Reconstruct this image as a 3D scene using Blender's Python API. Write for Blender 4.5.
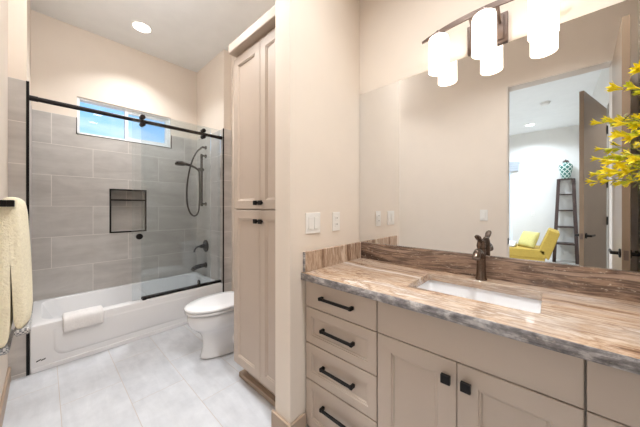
import bpy, bmesh, math, random
from mathutils import Vector, Matrix, noise

for _o in list(bpy.data.objects):
    bpy.data.objects.remove(_o, do_unlink=True)
SC = bpy.context.scene
COL = SC.collection
PI = math.pi


def lin(r, g, b):
    def f(c):
        c /= 255.0
        return c / 12.92 if c <= 0.04045 else ((c + 0.055) / 1.055) ** 2.4
    return (f(r), f(g), f(b), 1.0)


# ------------------------------------------------------------------ camera, sky, exposure
cam_data = bpy.data.cameras.new('camera')
cam = bpy.data.objects.new('camera', cam_data)
COL.objects.link(cam)
cam.location = (0.0, 0.0, 1.217)
cam.rotation_euler = (PI / 2, 0.0, math.radians(42.4))
cam_data.sensor_width = 36.0
cam_data.lens = 252.0 / 640.0 * 36.0
cam_data.shift_y = -6.5 / 640.0
cam_data.clip_start = 0.01
SC.camera = cam

SC.view_settings.view_transform = 'Standard'
SC.view_settings.look = 'None'
SC.view_settings.gamma = 1.0
SC.view_settings.exposure = 0.36
SC.view_settings.use_curve_mapping = False

world = bpy.data.worlds.new('sky')
SC.world = world
world.use_nodes = True
wn, wl = world.node_tree.nodes, world.node_tree.links
wn.clear()
w_out = wn.new('ShaderNodeOutputWorld')
w_bg = wn.new('ShaderNodeBackground')
w_tc = wn.new('ShaderNodeTexCoord')
w_sep = wn.new('ShaderNodeSeparateXYZ')
w_ramp = wn.new('ShaderNodeValToRGB')
w_noise = wn.new('ShaderNodeTexNoise')
w_map = wn.new('ShaderNodeMapping')
w_mix = wn.new('ShaderNodeMixRGB')
w_cr = wn.new('ShaderNodeValToRGB')
wl.new(w_tc.outputs['Generated'], w_sep.inputs[0])
wl.new(w_sep.outputs['Z'], w_ramp.inputs[0])
cr = w_ramp.color_ramp
cr.elements[0].position = 0.0
cr.elements[0].color = lin(215, 225, 235)
cr.elements[1].position = 0.55
cr.elements[1].color = lin(45, 130, 230)
e = cr.elements.new(0.15)
e.color = lin(190, 225, 250)
e = cr.elements.new(0.34)
e.color = lin(82, 172, 246)
wl.new(w_tc.outputs['Generated'], w_map.inputs[0])
w_map.inputs['Scale'].default_value = (2.0, 3.0, 9.0)
wl.new(w_map.outputs[0], w_noise.inputs['Vector'])
w_noise.inputs['Scale'].default_value = 2.2
w_noise.inputs['Detail'].default_value = 6.0
wl.new(w_noise.outputs['Fac'], w_cr.inputs[0])
w_cr.color_ramp.elements[0].position = 0.45
w_cr.color_ramp.elements[1].position = 0.8
w_cr.color_ramp.elements[0].color = (0, 0, 0, 1)
w_cr.color_ramp.elements[1].color = (0.6, 0.6, 0.6, 1)
wl.new(w_cr.outputs[0], w_mix.inputs[0])
wl.new(w_ramp.outputs[0], w_mix.inputs[1])
w_mix.inputs[2].default_value = lin(240, 246, 252)
wl.new(w_mix.outputs[0], w_bg.inputs['Color'])
w_bg.inputs['Strength'].default_value = 1.2
wl.new(w_bg.outputs[0], w_out.inputs[0])

# light levels of the seen lamps and the added fill lamps (used by the lamp builders below)
P_DOWNLIGHT = 9.6
P_BEDROOM = 56.0
E_SHADE = 1.4
E_GLOBE = 20.0
WARM = (1.0, 0.88, 0.75)
COOL = (0.74, 0.87, 1.0)
NEUTRAL = (0.94, 0.975, 1.0)

# ------------------------------------------------------------------ material helpers


class NT:
    def __init__(s, name):
        s.m = bpy.data.materials.new(name)
        s.m.use_nodes = True
        s.n, s.l = s.m.node_tree.nodes, s.m.node_tree.links
        s.n.clear()
        s.out = s.n.new('ShaderNodeOutputMaterial')

    def node(s, t, **kw):
        x = s.n.new(t)
        for k, v in kw.items():
            setattr(x, k, v)
        return x

    def link(s, a, b):
        s.l.new(a, b)

    def bsdf(s, color=None, rough=0.5, metal=0.0, spec=0.5):
        b = s.node('ShaderNodeBsdfPrincipled')
        if color:
            b.inputs['Base Color'].default_value = color
        b.inputs['Roughness'].default_value = rough
        b.inputs['Metallic'].default_value = metal
        b.inputs['Specular IOR Level'].default_value = spec
        s.link(b.outputs[0], s.out.inputs[0])
        return b

    def pos(s):
        return s.node('ShaderNodeNewGeometry').outputs['Position']

    def mapped(s, vec, scale=(1, 1, 1), rot=(0, 0, 0), loc=(0, 0, 0)):
        m = s.node('ShaderNodeMapping')
        m.inputs['Scale'].default_value = scale
        m.inputs['Rotation'].default_value = rot
        m.inputs['Location'].default_value = loc
        s.link(vec, m.inputs[0])
        return m.outputs[0]

    def noise(s, vec, scale, detail=3.0, rough=0.5, dist=0.0):
        t = s.node('ShaderNodeTexNoise')
        t.inputs['Scale'].default_value = scale
        t.inputs['Detail'].default_value = detail
        t.inputs['Roughness'].default_value = rough
        t.inputs['Distortion'].default_value = dist
        s.link(vec, t.inputs['Vector'])
        return t.outputs['Fac']

    def ramp(s, fac, stops):
        r = s.node('ShaderNodeValToRGB')
        els = r.color_ramp.elements
        while len(els) > 1:
            els.remove(els[-1])
        els[0].position, els[0].color = stops[0]
        for p, c in stops[1:]:
            x = els.new(p)
            x.color = c
        s.link(fac, r.inputs[0])
        return r.outputs[0]

    def mix(s, fac, a, b, mode='MIX'):
        m = s.node('ShaderNodeMixRGB', blend_type=mode)
        for sock, v in ((m.inputs[0], fac), (m.inputs[1], a), (m.inputs[2], b)):
            if isinstance(v, (int, float)):
                sock.default_value = v
            elif isinstance(v, tuple):
                sock.default_value = v
            else:
                s.link(v, sock)
        return m.outputs[0]

    def bump(s, b, height, strength=0.2, dist=0.01):
        n = s.node('ShaderNodeBump')
        n.inputs['Strength'].default_value = strength
        n.inputs['Distance'].default_value = dist
        s.link(height, n.inputs['Height'])
        s.link(n.outputs[0], b.inputs['Normal'])


def plain(name, rgb, rough=0.5, metal=0.0, spec=0.5, var=0.04, vscale=6.0, bump=0.0, bscale=200.0):
    t = NT(name)
    c = lin(*rgb)
    b = t.bsdf(c, rough, metal, spec)
    p = t.pos()
    if var:
        f = t.noise(p, vscale, 4.0)
        lo = tuple(max(0, x * (1 - var)) for x in c[:3]) + (1,)
        hi = tuple(min(1, x * (1 + var)) for x in c[:3]) + (1,)
        t.link(t.ramp(f, [(0.3, lo), (0.7, hi)]), b.inputs['Base Color'])
    if bump:
        t.bump(b, t.noise(p, bscale, 3.0), bump, 0.002 if bscale > 140 or bscale < 100 else 0.006)
    return t.m


def brick_vec(t, axes, origin):
    """(u, v, 0) picked from the world position, moved so that a joint lies at origin."""
    sp = t.node('ShaderNodeSeparateXYZ')
    t.link(t.pos(), sp.inputs[0])
    cb = t.node('ShaderNodeCombineXYZ')
    t.link(sp.outputs[axes[0]], cb.inputs[0])
    t.link(sp.outputs[axes[1]], cb.inputs[1])
    return t.mapped(cb.outputs[0], loc=(-origin[0] + 60, -origin[1] + 60, 0))


def tile_mat(name, axes, origin, c1, c2, grout, w=0.6, h=0.3, rough=0.32, mortar=0.0025, vein=0.35,
             vscale=(1.2, 5.0, 1.0), vrot=0.5, bscale=1.6):
    t = NT(name)
    b = t.bsdf(None, rough)
    v = brick_vec(t, axes, origin)
    k = t.node('ShaderNodeTexBrick')
    k.offset = 0.5
    k.offset_frequency = 2
    k.inputs['Scale'].default_value = 1.0
    k.inputs['Brick Width'].default_value = w
    k.inputs['Row Height'].default_value = h
    k.inputs['Mortar Size'].default_value = mortar
    k.inputs['Mortar Smooth'].default_value = 0.1
    k.inputs['Bias'].default_value = 0.0
    k.inputs['Color1'].default_value = (0, 0, 0, 1)
    k.inputs['Color2'].default_value = (1, 1, 1, 1)
    k.inputs['Mortar'].default_value = (0.5, 0.5, 0.5, 1)
    t.link(v, k.inputs['Vector'])
    # each tile gets its own piece of the veining: the tile's random grey shifts the noise
    add = t.node('ShaderNodeVectorMath', operation='MULTIPLY_ADD')
    t.link(k.outputs['Color'], add.inputs[0])
    add.inputs[1].default_value = (7.0, 13.0, 5.0)
    t.link(v, add.inputs[2])
    mv = t.mapped(add.outputs[0], scale=vscale, rot=(0, 0, vrot))
    n1 = t.noise(mv, bscale, 6.0, 0.6, 0.6)
    n2 = t.noise(add.outputs[0], 9.0, 5.0, 0.6)
    f = t.mix(vein, n2, n1)
    col = t.ramp(f, [(0.32, lin(*c1)), (0.68, lin(*c2))])
    tone = t.mix(0.05, col, k.outputs['Color'], 'OVERLAY')
    fin = t.mix(k.outputs['Fac'], tone, lin(*grout))
    t.link(fin, b.inputs['Base Color'])
    inv = t.node('ShaderNodeInvert')
    t.link(k.outputs['Fac'], inv.inputs['Color'])
    t.bump(b, inv.outputs[0], 0.35, 0.002)
    return t.m


def stone_mat(name, stops, rough=0.07, yscale=14.0, speck=0.0, xscale=1.1, zscale=14.0, spec=0.5, wave=0.09, fine=0.28, patch=None):
    t = NT(name)
    b = t.bsdf(None, rough, spec=spec)
    p = t.pos()
    n0 = t.noise(t.mapped(p, scale=(0.8, 1.2, 1.2)), 2.0, 1.5)
    wob = t.node('ShaderNodeVectorMath', operation='MULTIPLY_ADD')
    t.link(n0, wob.inputs[0])
    wob.inputs[1].default_value = (0.0, wave, wave)
    t.link(p, wob.inputs[2])
    n1 = t.noise(t.mapped(wob.outputs[0], scale=(xscale, yscale, zscale)), 1.6, 8.0, 0.66, 0.08)
    n2 = t.noise(t.mapped(wob.outputs[0], scale=(3.0, yscale * 6, zscale * 6)), 1.5, 5.0, 0.6)
    f = t.mix(fine, n1, n2)
    col = t.ramp(f, stops)
    if patch:
        n4 = t.noise(t.mapped(wob.outputs[0], scale=(0.9, 6.0, 6.0), loc=(3.1, 1.7, 0.4)), 1.5, 4.0, 0.6)
        col = t.mix(t.ramp(n4, [(0.44, (0, 0, 0, 1)), (0.66, (0.62, 0.62, 0.62, 1))]), col, lin(*patch))
    if speck:
        n3 = t.noise(t.mapped(p, scale=(40, 90, 90)), 1.2, 4.0, 0.7)
        pk = t.ramp(n3, [(0.60, (0, 0, 0, 1)), (0.72, (speck, speck, speck, 1))])
        col = t.mix(pk, col, lin(222, 205, 186))
    t.link(col, b.inputs['Base Color'])
    return t.m


def glass_mat(name, tint, refl=1.0):
    t = NT(name)
    tr = t.node('ShaderNodeBsdfTransparent')
    tr.inputs[0].default_value = tint
    gl = t.node('ShaderNodeBsdfGlossy')
    gl.inputs['Roughness'].default_value = 0.02
    gl.inputs['Color'].default_value = (refl, refl, refl, 1)
    fr = t.node('ShaderNodeFresnel')
    fr.inputs['IOR'].default_value = 1.5
    mx = t.node('ShaderNodeMixShader')
    t.link(fr.outputs[0], mx.inputs[0])
    t.link(tr.outputs[0], mx.inputs[1])
    t.link(gl.outputs[0], mx.inputs[2])
    t.link(mx.outputs[0], t.out.inputs[0])
    return t.m


def emit_mat(name, rgb, strength, rough=0.3):
    t = NT(name)
    b = t.bsdf(lin(245, 242, 238), rough)
    b.inputs['Emission Color'].default_value = (rgb[0], rgb[1], rgb[2], 1)
    b.inputs['Emission Strength'].default_value = strength
    return t.m


M = {}
M['wall'] = plain('cream_wall_paint', (232, 219, 205), 0.7, var=0.012, bump=0.08, bscale=160)
M['bed_wall'] = plain('bedroom_wall_paint', (232, 228, 222), 0.7, var=0.012)
M['ceiling'] = plain('ceiling_paint', (242, 241, 239), 0.8, var=0.02, bump=0.25, bscale=90)
M['taupe'] = plain('taupe_cabinet_paint', (193, 176, 161), 0.42, var=0.02)
M['tall_taupe'] = M['taupe']
M['taupe_dark'] = plain('taupe_toe_board', (172, 152, 134), 0.5, var=0.02)
M['base'] = plain('tan_trim_paint', (172, 150, 130), 0.45, var=0.02)
M['jamb'] = plain('cream_jamb_paint', (228, 216, 204), 0.5, var=0.02)
M['door'] = plain('brown_painted_door', (152, 130, 109), 0.30, var=0.03)
M['black'] = plain('matte_black_metal', (28, 25, 25), 0.38, 0.6, var=0.1)
M['shower_black'] = plain('dark_bronze_shower_metal', (44, 40, 40), 0.4, 0.7, var=0.1)
M['bronze'] = plain('oil_rubbed_bronze', (104, 88, 78), 0.24, 0.9, var=0.15, vscale=30)
M['nickel'] = plain('brushed_nickel', (128, 112, 104), 0.38, 0.9, var=0.05)
M['porcelain'] = plain('white_porcelain', (240, 239, 240), 0.12, var=0.0)
M['acrylic'] = plain('white_tub_acrylic', (236, 234, 234), 0.16, var=0.0)
M['plastic'] = plain('white_plate_plastic', (240, 236, 230), 0.35, var=0.0)
M['vinyl'] = plain('white_window_vinyl', (236, 238, 240), 0.35, var=0.0)
M['chrome'] = plain('chrome', (200, 200, 205), 0.12, 1.0, var=0.0)
M['floor'] = tile_mat('pale_grey_floor_tile', ('X', 'Y'), (-2.21, 0.367), (194, 195, 199), (220, 221, 225), (196, 184, 174),
                      rough=0.35, mortar=0.0016, vein=0.5, vscale=(2.0, 9.0, 1.0), vrot=0.2)
TC1, TC2, TG = (180, 173, 167), (208, 202, 196), (226, 219, 212)
M['tile_yz'] = tile_mat('taupe_wall_tile_west', ('Y', 'Z'), (0.348, 1.226), TC1, TC2, TG, vein=0.75)
M['tile_xz'] = tile_mat('taupe_wall_tile_ends', ('X', 'Z'), (-2.95, 1.226), TC1, TC2, TG, vein=0.75)
M['bed_floor'] = plain('bedroom_carpet', (205, 198, 190), 0.9, var=0.08, vscale=60, bump=0.3)
M['counter'] = stone_mat('vein_cut_travertine', [(0.39, lin(112, 84, 66)), (0.44, lin(160, 126, 100)), (0.475, lin(206, 178, 152)), (0.505, lin(160, 126, 98)),
                                                 (0.54, lin(216, 194, 172)), (0.575, lin(150, 118, 94)), (0.63, lin(228, 214, 200))], speck=0.45, yscale=6.0, wave=0.2, xscale=0.5,
                         fine=0.12, patch=(184, 170, 160), spec=0.8)
M['edge'] = stone_mat('grey_travertine_edge', [(0.38, lin(92, 88, 90)), (0.5, lin(146, 140, 140)), (0.60, lin(206, 200, 198))],
                      rough=0.35, xscale=14.0, yscale=30.0, zscale=26.0, speck=0.5)
M['splash'] = stone_mat('brown_travertine_splash', [(0.39, lin(68, 53, 46)), (0.45, lin(112, 90, 77)), (0.49, lin(164, 136, 116)),
                                                    (0.53, lin(94, 76, 66)), (0.60, lin(178, 152, 134))], rough=0.12, zscale=9.0, yscale=3.0, speck=0.75, wave=0.14, xscale=0.6, fine=0.2)
M['splash_side'] = stone_mat('banded_travertine_splash', [(0.40, lin(128, 100, 82)), (0.46, lin(170, 142, 120)), (0.50, lin(204, 180, 158)), (0.54, lin(160, 130, 108)),
                                                          (0.60, lin(222, 202, 182))], rough=0.12, xscale=2.0, yscale=12.0, zscale=1.2, speck=0.25, fine=0.15)
M['glass'] = glass_mat('shower_glass', (0.935, 0.958, 0.966, 1))
M['pane'] = glass_mat('window_glass', (0.97, 0.98, 0.985, 1))
M['lens'] = emit_mat('downlight_lens', (1.0, 0.97, 0.92), 6.0)
M['lens_cool'] = emit_mat('bedroom_downlight_lens', (0.95, 0.98, 1.0), 6.0)
M['globe'] = emit_mat('added_opal_globe', (0.97, 0.985, 1.0), E_GLOBE)
M['shade'] = emit_mat('lit_opal_glass', WARM, E_SHADE)
M['towel_white'] = plain('white_terry', (240, 236, 234), 0.95, var=0.04, vscale=80, bump=0.7, bscale=420)
M['towel'] = plain('cream_terry', (250, 240, 212), 0.95, var=0.06, vscale=90, bump=0.7, bscale=130)
M['yellow'] = plain('mustard_upholstery', (186, 154, 66), 0.75, var=0.06, vscale=30)
M['pillow'] = plain('pale_yellow_pillow_cloth', (206, 194, 122), 0.85, var=0.08, vscale=40)
M['dark_wood'] = plain('dark_brown_wood', (66, 46, 40), 0.45, var=0.15, vscale=20)
M['petal'] = plain('yellow_petal', (255, 226, 20), 0.55, var=0.12, vscale=120)
M['bud'] = plain('lime_bud', (206, 206, 40), 0.55, var=0.12, vscale=120)
M['stem'] = plain('green_stem', (140, 146, 62), 0.6, var=0.15, vscale=60)
M['vase'] = plain('cream_ceramic', (225, 218, 208), 0.25, var=0.02)
M['fabric_shade'] = plain('grey_window_fabric', (176, 180, 186), 0.8, var=0.03)
M['dark_gap'] = plain('dark_recess', (60, 48, 40), 0.8, var=0.0)

# white mirror
t = NT('silvered_mirror')
g = t.node('ShaderNodeBsdfGlossy')
g.inputs['Roughness'].default_value = 0.0
g.inputs['Color'].default_value = (0.86, 0.87, 0.88, 1)
t.link(g.outputs[0], t.out.inputs[0])
M['mirror'] = t.m

# towel hem: grey band with a black and white check
t = NT('patterned_hem')
b = t.bsdf(None, 0.9)
ck = t.node('ShaderNodeTexChecker')
ck.inputs['Scale'].default_value = 150.0
ck.inputs['Color1'].default_value = lin(120, 120, 124)
ck.inputs['Color2'].default_value = lin(205, 203, 200)
t.link(t.pos(), ck.inputs['Vector'])
t.link(ck.outputs[0], b.inputs['Base Color'])
M['hem'] = t.m

# green vase with a white lattice
t = NT('green_lattice_glaze')
b = t.bsdf(None, 0.2)
tc = t.node('ShaderNodeTexCoord')
sp = t.node('ShaderNodeSeparateXYZ')
t.link(tc.outputs['Object'], sp.inputs[0])
at = t.node('ShaderNodeMath', operation='ARCTAN2')
t.link(sp.outputs['X'], at.inputs[0])
t.link(sp.outputs['Y'], at.inputs[1])
cb = t.node('ShaderNodeCombineXYZ')
t.link(at.outputs[0], cb.inputs[0])
t.link(sp.outputs['Z'], cb.inputs[1])
res = None
for sgn in (1, -1):
    s1 = t.node('ShaderNodeMath', operation='MULTIPLY')
    t.link(at.outputs[0], s1.inputs[0])
    s1.inputs[1].default_value = 7.0
    s2 = t.node('ShaderNodeMath', operation='MULTIPLY_ADD')
    t.link(sp.outputs['Z'], s2.inputs[0])
    s2.inputs[1].default_value = sgn * 62.0
    t.link(s1.outputs[0], s2.inputs[2])
    s3 = t.node('ShaderNodeMath', operation='SINE')
    t.link(s2.outputs[0], s3.inputs[0])
    s4 = t.node('ShaderNodeMath', operation='GREATER_THAN')
    t.link(s3.outputs[0], s4.inputs[0])
    s4.inputs[1].default_value = 0.74
    if res is None:
        res = s4.outputs[0]
    else:
        mxx = t.node('ShaderNodeMath', operation='MAXIMUM')
        t.link(res, mxx.inputs[0])
        t.link(s4.outputs[0], mxx.inputs[1])
        res = mxx.outputs[0]
t.link(t.mix(res, lin(58, 110, 100), lin(206, 216, 206)), b.inputs['Base Color'])
M['lattice'] = t.m

# ------------------------------------------------------------------ mesh helpers
ORIGIN = {}


class MB:
    def __init__(s):
        s.bm = bmesh.new()
        s.slot = 0

    def _tag(s, faces):
        for f in faces:
            f.material_index = s.slot

    def box(s, x0, x1, y0, y1, z0, z1):
        v = [s.bm.verts.new(p) for p in ((x0, y0, z0), (x1, y0, z0), (x1, y1, z0), (x0, y1, z0),
                                         (x0, y0, z1), (x1, y0, z1), (x1, y1, z1), (x0, y1, z1))]
        fs = [s.bm.faces.new([v[i] for i in q]) for q in
              ((3, 2, 1, 0), (4, 5, 6, 7), (0, 1, 5, 4), (1, 2, 6, 5), (2, 3, 7, 6), (3, 0, 4, 7))]
        s._tag(fs)
        return s

    def hexa(s, pts):
        v = [s.bm.verts.new(p) for p in pts]
        fs = [s.bm.faces.new([v[i] for i in q]) for q in
              ((3, 2, 1, 0), (4, 5, 6, 7), (0, 1, 5, 4), (1, 2, 6, 5), (2, 3, 7, 6), (3, 0, 4, 7))]
        s._tag(fs)
        return s

    def loft(s, rings, cap0=True, cap1=True, closed=True):
        vs = [[s.bm.verts.new(p) for p in r] for r in rings]
        n = len(vs[0])
        fs = []
        for a, b in zip(vs[:-1], vs[1:]):
            for i in range(n if closed else n - 1):
                j = (i + 1) % n
                fs.append(s.bm.faces.new((a[i], a[j], b[j], b[i])))
        if cap0:
            fs.append(s.bm.faces.new(list(reversed(vs[0]))))
        if cap1:
            fs.append(s.bm.faces.new(vs[-1]))
        s._tag(fs)
        return s

    def lathe(s, prof, c=(0, 0, 0), n=24, axis='Z', cap0=True, cap1=True):
        rings = []
        for r, h in prof:
            ring = []
            for i in range(n):
                a = 2 * PI * i / n
                p = (r * math.cos(a), r * math.sin(a), h)
                if axis == 'X':
                    p = (p[2], p[0], p[1])
                elif axis == 'Y':
                    p = (p[1], p[2], p[0])
                ring.append((p[0] + c[0], p[1] + c[1], p[2] + c[2]))
            rings.append(ring)
        return s.loft(rings, cap0, cap1)

    def tube(s, pts, r, n=10, up=None, flat=1.0):
        pts = [Vector(p) for p in pts]
        rs = r if isinstance(r, (list, tuple)) else [r] * len(pts)
        rings = []
        prev = None
        for i, p in enumerate(pts):
            d = (pts[min(i + 1, len(pts) - 1)] - pts[max(i - 1, 0)]).normalized()
            if prev is None:
                a = Vector(up) if up else (Vector((0, 0, 1)) if abs(d.z) < 0.9 else Vector((1, 0, 0)))
            else:
                a = prev
            u = (a - d * a.dot(d)).normalized()
            w = d.cross(u)
            prev = u
            rings.append([p + u * (rs[i] * flat * math.cos(2 * PI * k / n)) + w * (rs[i] * math.sin(2 * PI * k / n)) for k in range(n)])
        return s.loft(rings)

    def grid_wall(s, axis, t0, t1, a0, a1, z0, z1, holes):
        """Wall slab with rectangular holes; axis is the thickness axis, a runs along the wall."""
        A = sorted({a0, a1} | {h[0] for h in holes} | {h[1] for h in holes})
        Z = sorted({z0, z1} | {h[2] for h in holes} | {h[3] for h in holes})
        A = [x for x in A if a0 <= x <= a1]
        Z = [x for x in Z if z0 <= x <= z1]

        def solid(i, k):
            if i < 0 or k < 0 or i >= len(A) - 1 or k >= len(Z) - 1:
                return False
            ca, cz = (A[i] + A[i + 1]) / 2, (Z[k] + Z[k + 1]) / 2
            return not any(h[0] < ca < h[1] and h[2] < cz < h[3] for h in holes)
        cache = {}

        def V(tt, a, z):
            key = (tt, a, z)
            if key not in cache:
                cache[key] = s.bm.verts.new((tt, a, z) if axis == 'X' else (a, tt, z))
            return cache[key]
        fs = []
        for i in range(len(A) - 1):
            for k in range(len(Z) - 1):
                if not solid(i, k):
                    continue
                p, q, r, w = A[i], A[i + 1], Z[k], Z[k + 1]
                fs.append(s.bm.faces.new((V(t0, p, r), V(t0, q, r), V(t0, q, w), V(t0, p, w))))
                fs.append(s.bm.faces.new((V(t1, p, w), V(t1, q, w), V(t1, q, r), V(t1, p, r))))
                if not solid(i - 1, k):
                    fs.append(s.bm.faces.new((V(t0, p, r), V(t0, p, w), V(t1, p, w), V(t1, p, r))))
                if not solid(i + 1, k):
                    fs.append(s.bm.faces.new((V(t0, q, w), V(t0, q, r), V(t1, q, r), V(t1, q, w))))
                if not solid(i, k - 1):
                    fs.append(s.bm.faces.new((V(t0, q, r), V(t0, p, r), V(t1, p, r), V(t1, q, r))))
                if not solid(i, k + 1):
                    fs.append(s.bm.faces.new((V(t0, p, w), V(t0, q, w), V(t1, q, w), V(t1, p, w))))
        s._tag(fs)
        return s

    def build(s, name, mats, parent=None, smooth=False, bevel=0.0, seg=2, angle=35, sub=0, kind=None, local=False, origin=None):
        bmesh.ops.recalc_face_normals(s.bm, faces=s.bm.faces)
        if parent is not None:
            off = Vector((0, 0, 0)) if local else ORIGIN[parent.name]
        elif origin is not None:
            off = Vector(origin)
        else:
            xs = [v.co for v in s.bm.verts]
            off = Vector(((min(p.x for p in xs) + max(p.x for p in xs)) / 2,
                          (min(p.y for p in xs) + max(p.y for p in xs)) / 2, min(p.z for p in xs)))
        for v in s.bm.verts:
            v.co -= off
        me = bpy.data.meshes.new(name)
        s.bm.to_mesh(me)
        s.bm.free()
        o = bpy.data.objects.new(name, me)
        COL.objects.link(o)
        for m in (mats if isinstance(mats, (list, tuple)) else [mats]):
            me.materials.append(m)
        if parent is not None:
            o.parent = parent
            ORIGIN[o.name] = ORIGIN[parent.name]
        else:
            o.location = off
            ORIGIN[o.name] = off
        if smooth:
            for p in me.polygons:
                p.use_smooth = True
        if bevel:
            bv = o.modifiers.new('soft_edges', 'BEVEL')
            bv.width = bevel
            bv.segments = seg
            bv.limit_method = 'ANGLE'
            bv.angle_limit = math.radians(angle)
        if sub:
            sm = o.modifiers.new('smooth_surface', 'SUBSURF')
            sm.levels = sub
            sm.render_levels = sub
        if smooth and not sub:
            me.set_sharp_from_angle(angle=math.radians(angle))
        if kind:
            o['kind'] = kind
        return o


def thing(name, label, cat, loc, group=None):
    o = bpy.data.objects.new(name, None)
    o.empty_display_size = 0.1
    COL.objects.link(o)
    o.location = loc
    ORIGIN[o.name] = Vector(loc)
    return tag(o, label, cat, group)


def tag(o, label, cat, group=None):
    o['label'] = label
    o['category'] = cat
    if group:
        o['group'] = group
    return o


def struct(name, mb, m, parent=None, **kw):
    return mb.build(name, m, parent, kind=None if parent is not None else 'structure', **kw)


def rrect(x0, x1, y0, y1, z, r, n=6):
    pts = []
    for cx, cy, a0 in ((x1 - r, y1 - r, 0), (x0 + r, y1 - r, PI / 2), (x0 + r, y0 + r, PI), (x1 - r, y0 + r, 1.5 * PI)):
        for i in range(n + 1):
            a = a0 + PI / 2 * i / n
            pts.append((cx + r * math.cos(a), cy + r * math.sin(a), z))
    return pts


def bez(p0, p1, p2, p3, n=10):
    p0, p1, p2, p3 = map(Vector, (p0, p1, p2, p3))
    return [p0 * (1 - t) ** 3 + p1 * 3 * t * (1 - t) ** 2 + p2 * 3 * t * t * (1 - t) + p3 * t ** 3 for t in [i / n for i in range(n + 1)]]


# ------------------------------------------------------------------ the setting
H = 3.05
TT = 2.126          # top of the tile
XT, XB = -2.79, -3.55   # tub front plane, tile face of the back wall
YL, YR = -0.17, 1.50    # door wall, mirror wall
DX0, DX1, DH = -0.315, 0.376, 2.42   # bedroom doorway
XE = 0.51

struct('floor', MB().box(-3.70, 0.63, -0.29, 1.62, -0.1, 0.0), M['floor'])
struct('floor_bedroom', MB().box(-4.1, 1.7, -5.2, -0.29, -0.1, 0.0), M['bed_floor'])
struct('ceiling', MB().box(-3.70, 0.63, -0.29, 1.62, H, H + 0.1), M['ceiling'])
struct('ceiling_bedroom', MB().box(-4.1, 1.7, -5.2, -0.29, H, H + 0.1), M['ceiling'])
WIN = (0.226, 1.087, 1.966, 2.346)
NIC = (0.485, 0.819, 0.933, 1.414)
ww = struct('wall_west', MB().grid_wall('X', -3.70, XB - 0.008, -0.29, 1.62, 0, H, [WIN, NIC]), M['wall'])
struct('wall_tile', MB().grid_wall('X', XB - 0.008, XB, -0.076, 1.40, 0.2, TT, [WIN, NIC]), M['tile_yz'], ww)
m_ = MB()
m_.box(XB - 0.12, XB - 0.10, NIC[0], NIC[1], NIC[2], NIC[3])
m_.box(XB - 0.10, XB - 0.005, NIC[0], NIC[0] + 0.008, NIC[2], NIC[3])
m_.box(XB - 0.10, XB - 0.005, NIC[1] - 0.008, NIC[1], NIC[2], NIC[3])
m_.box(XB - 0.10, XB - 0.005, NIC[0], NIC[1], NIC[2], NIC[2] + 0.008)
m_.box(XB - 0.10, XB - 0.005, NIC[0], NIC[1], NIC[3] - 0.008, NIC[3])
struct('niche_lining', m_, M['tile_yz'], ww)
m_ = MB()
T_ = 0.012
m_.box(XB - 0.01, XB + 0.004, NIC[0] - 0.004, NIC[0] + T_, NIC[2] - 0.004, NIC[3] + 0.004)
m_.box(XB - 0.01, XB + 0.004, NIC[1] - T_, NIC[1] + 0.004, NIC[2] - 0.004, NIC[3] + 0.004)
m_.box(XB - 0.01, XB + 0.004, NIC[0] + T_, NIC[1] - T_, NIC[2] - 0.004, NIC[2] + T_)
m_.box(XB - 0.01, XB + 0.004, NIC[0] + T_, NIC[1] - T_, NIC[3] - T_, NIC[3] + 0.004)
struct('niche_frame', m_, M['black'], ww, bevel=0.001)
m_ = MB()
m_.box(XB - 0.01, XB + 0.003, WIN[0] - 0.006, WIN[0], WIN[2] - 0.006, TT).box(XB - 0.01, XB + 0.003, WIN[1], WIN[1] + 0.006, WIN[2] - 0.006, TT)
m_.box(XB - 0.01, XB + 0.003, WIN[0], WIN[1], WIN[2] - 0.006, WIN[2])
struct('window_edge_strip', m_, M['black'], ww)
struct('niche_shelf', MB().box(XB - 0.10, XB - 0.002, NIC[0] + 0.009, NIC[1] - 0.009, 1.288, 1.303), M['black'], ww)

# mirror wall, with the plumbing end of the tub alcove
wn_ = struct('wall_north', MB().box(-3.70, 0.63, YR, 1.62, 0, H).box(-3.70, XT - 0.008, 1.408, YR, 0, H), M['wall'])
struct('wall_tile', MB().box(XB, XT, 1.40, 1.408, 0.2, TT), M['tile_xz'], wn_)
struct('tile_return', MB().box(XT - 0.008, XT, 1.40, YR, 0, TT), M['tile_yz'], wn_)
struct('tile_edge_strip', MB().box(XT - 0.006, XT + 0.004, 1.393, 1.405, 0, TT), M['black'], wn_)

# door wall, with the other end of the alcove
ws_ = struct('wall_south', MB().grid_wall('Y', -0.29, YL, -3.70, 0.63, 0, H, [(DX0 - 0.012, DX1 + 0.012, 0, DH + 0.012)])
             .box(-3.70, XT - 0.008, YL, -0.084, 0, H), M['wall'])
struct('wall_tile', MB().box(XB, XT, -0.084, -0.076, 0.2, TT), M['tile_xz'], ws_)
struct('tile_return', MB().box(XT - 0.008, XT, YL, -0.076, 0, TT), M['tile_yz'], ws_)
struct('tile_edge_strip', MB().box(XT - 0.006, XT + 0.004, -0.087, -0.072, 0, TT), M['black'], ws_)

struct('wall_partition', MB().box(-1.115, -0.99, 0.855, YR, 0, H), M['wall'], bevel=0.004)

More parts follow.
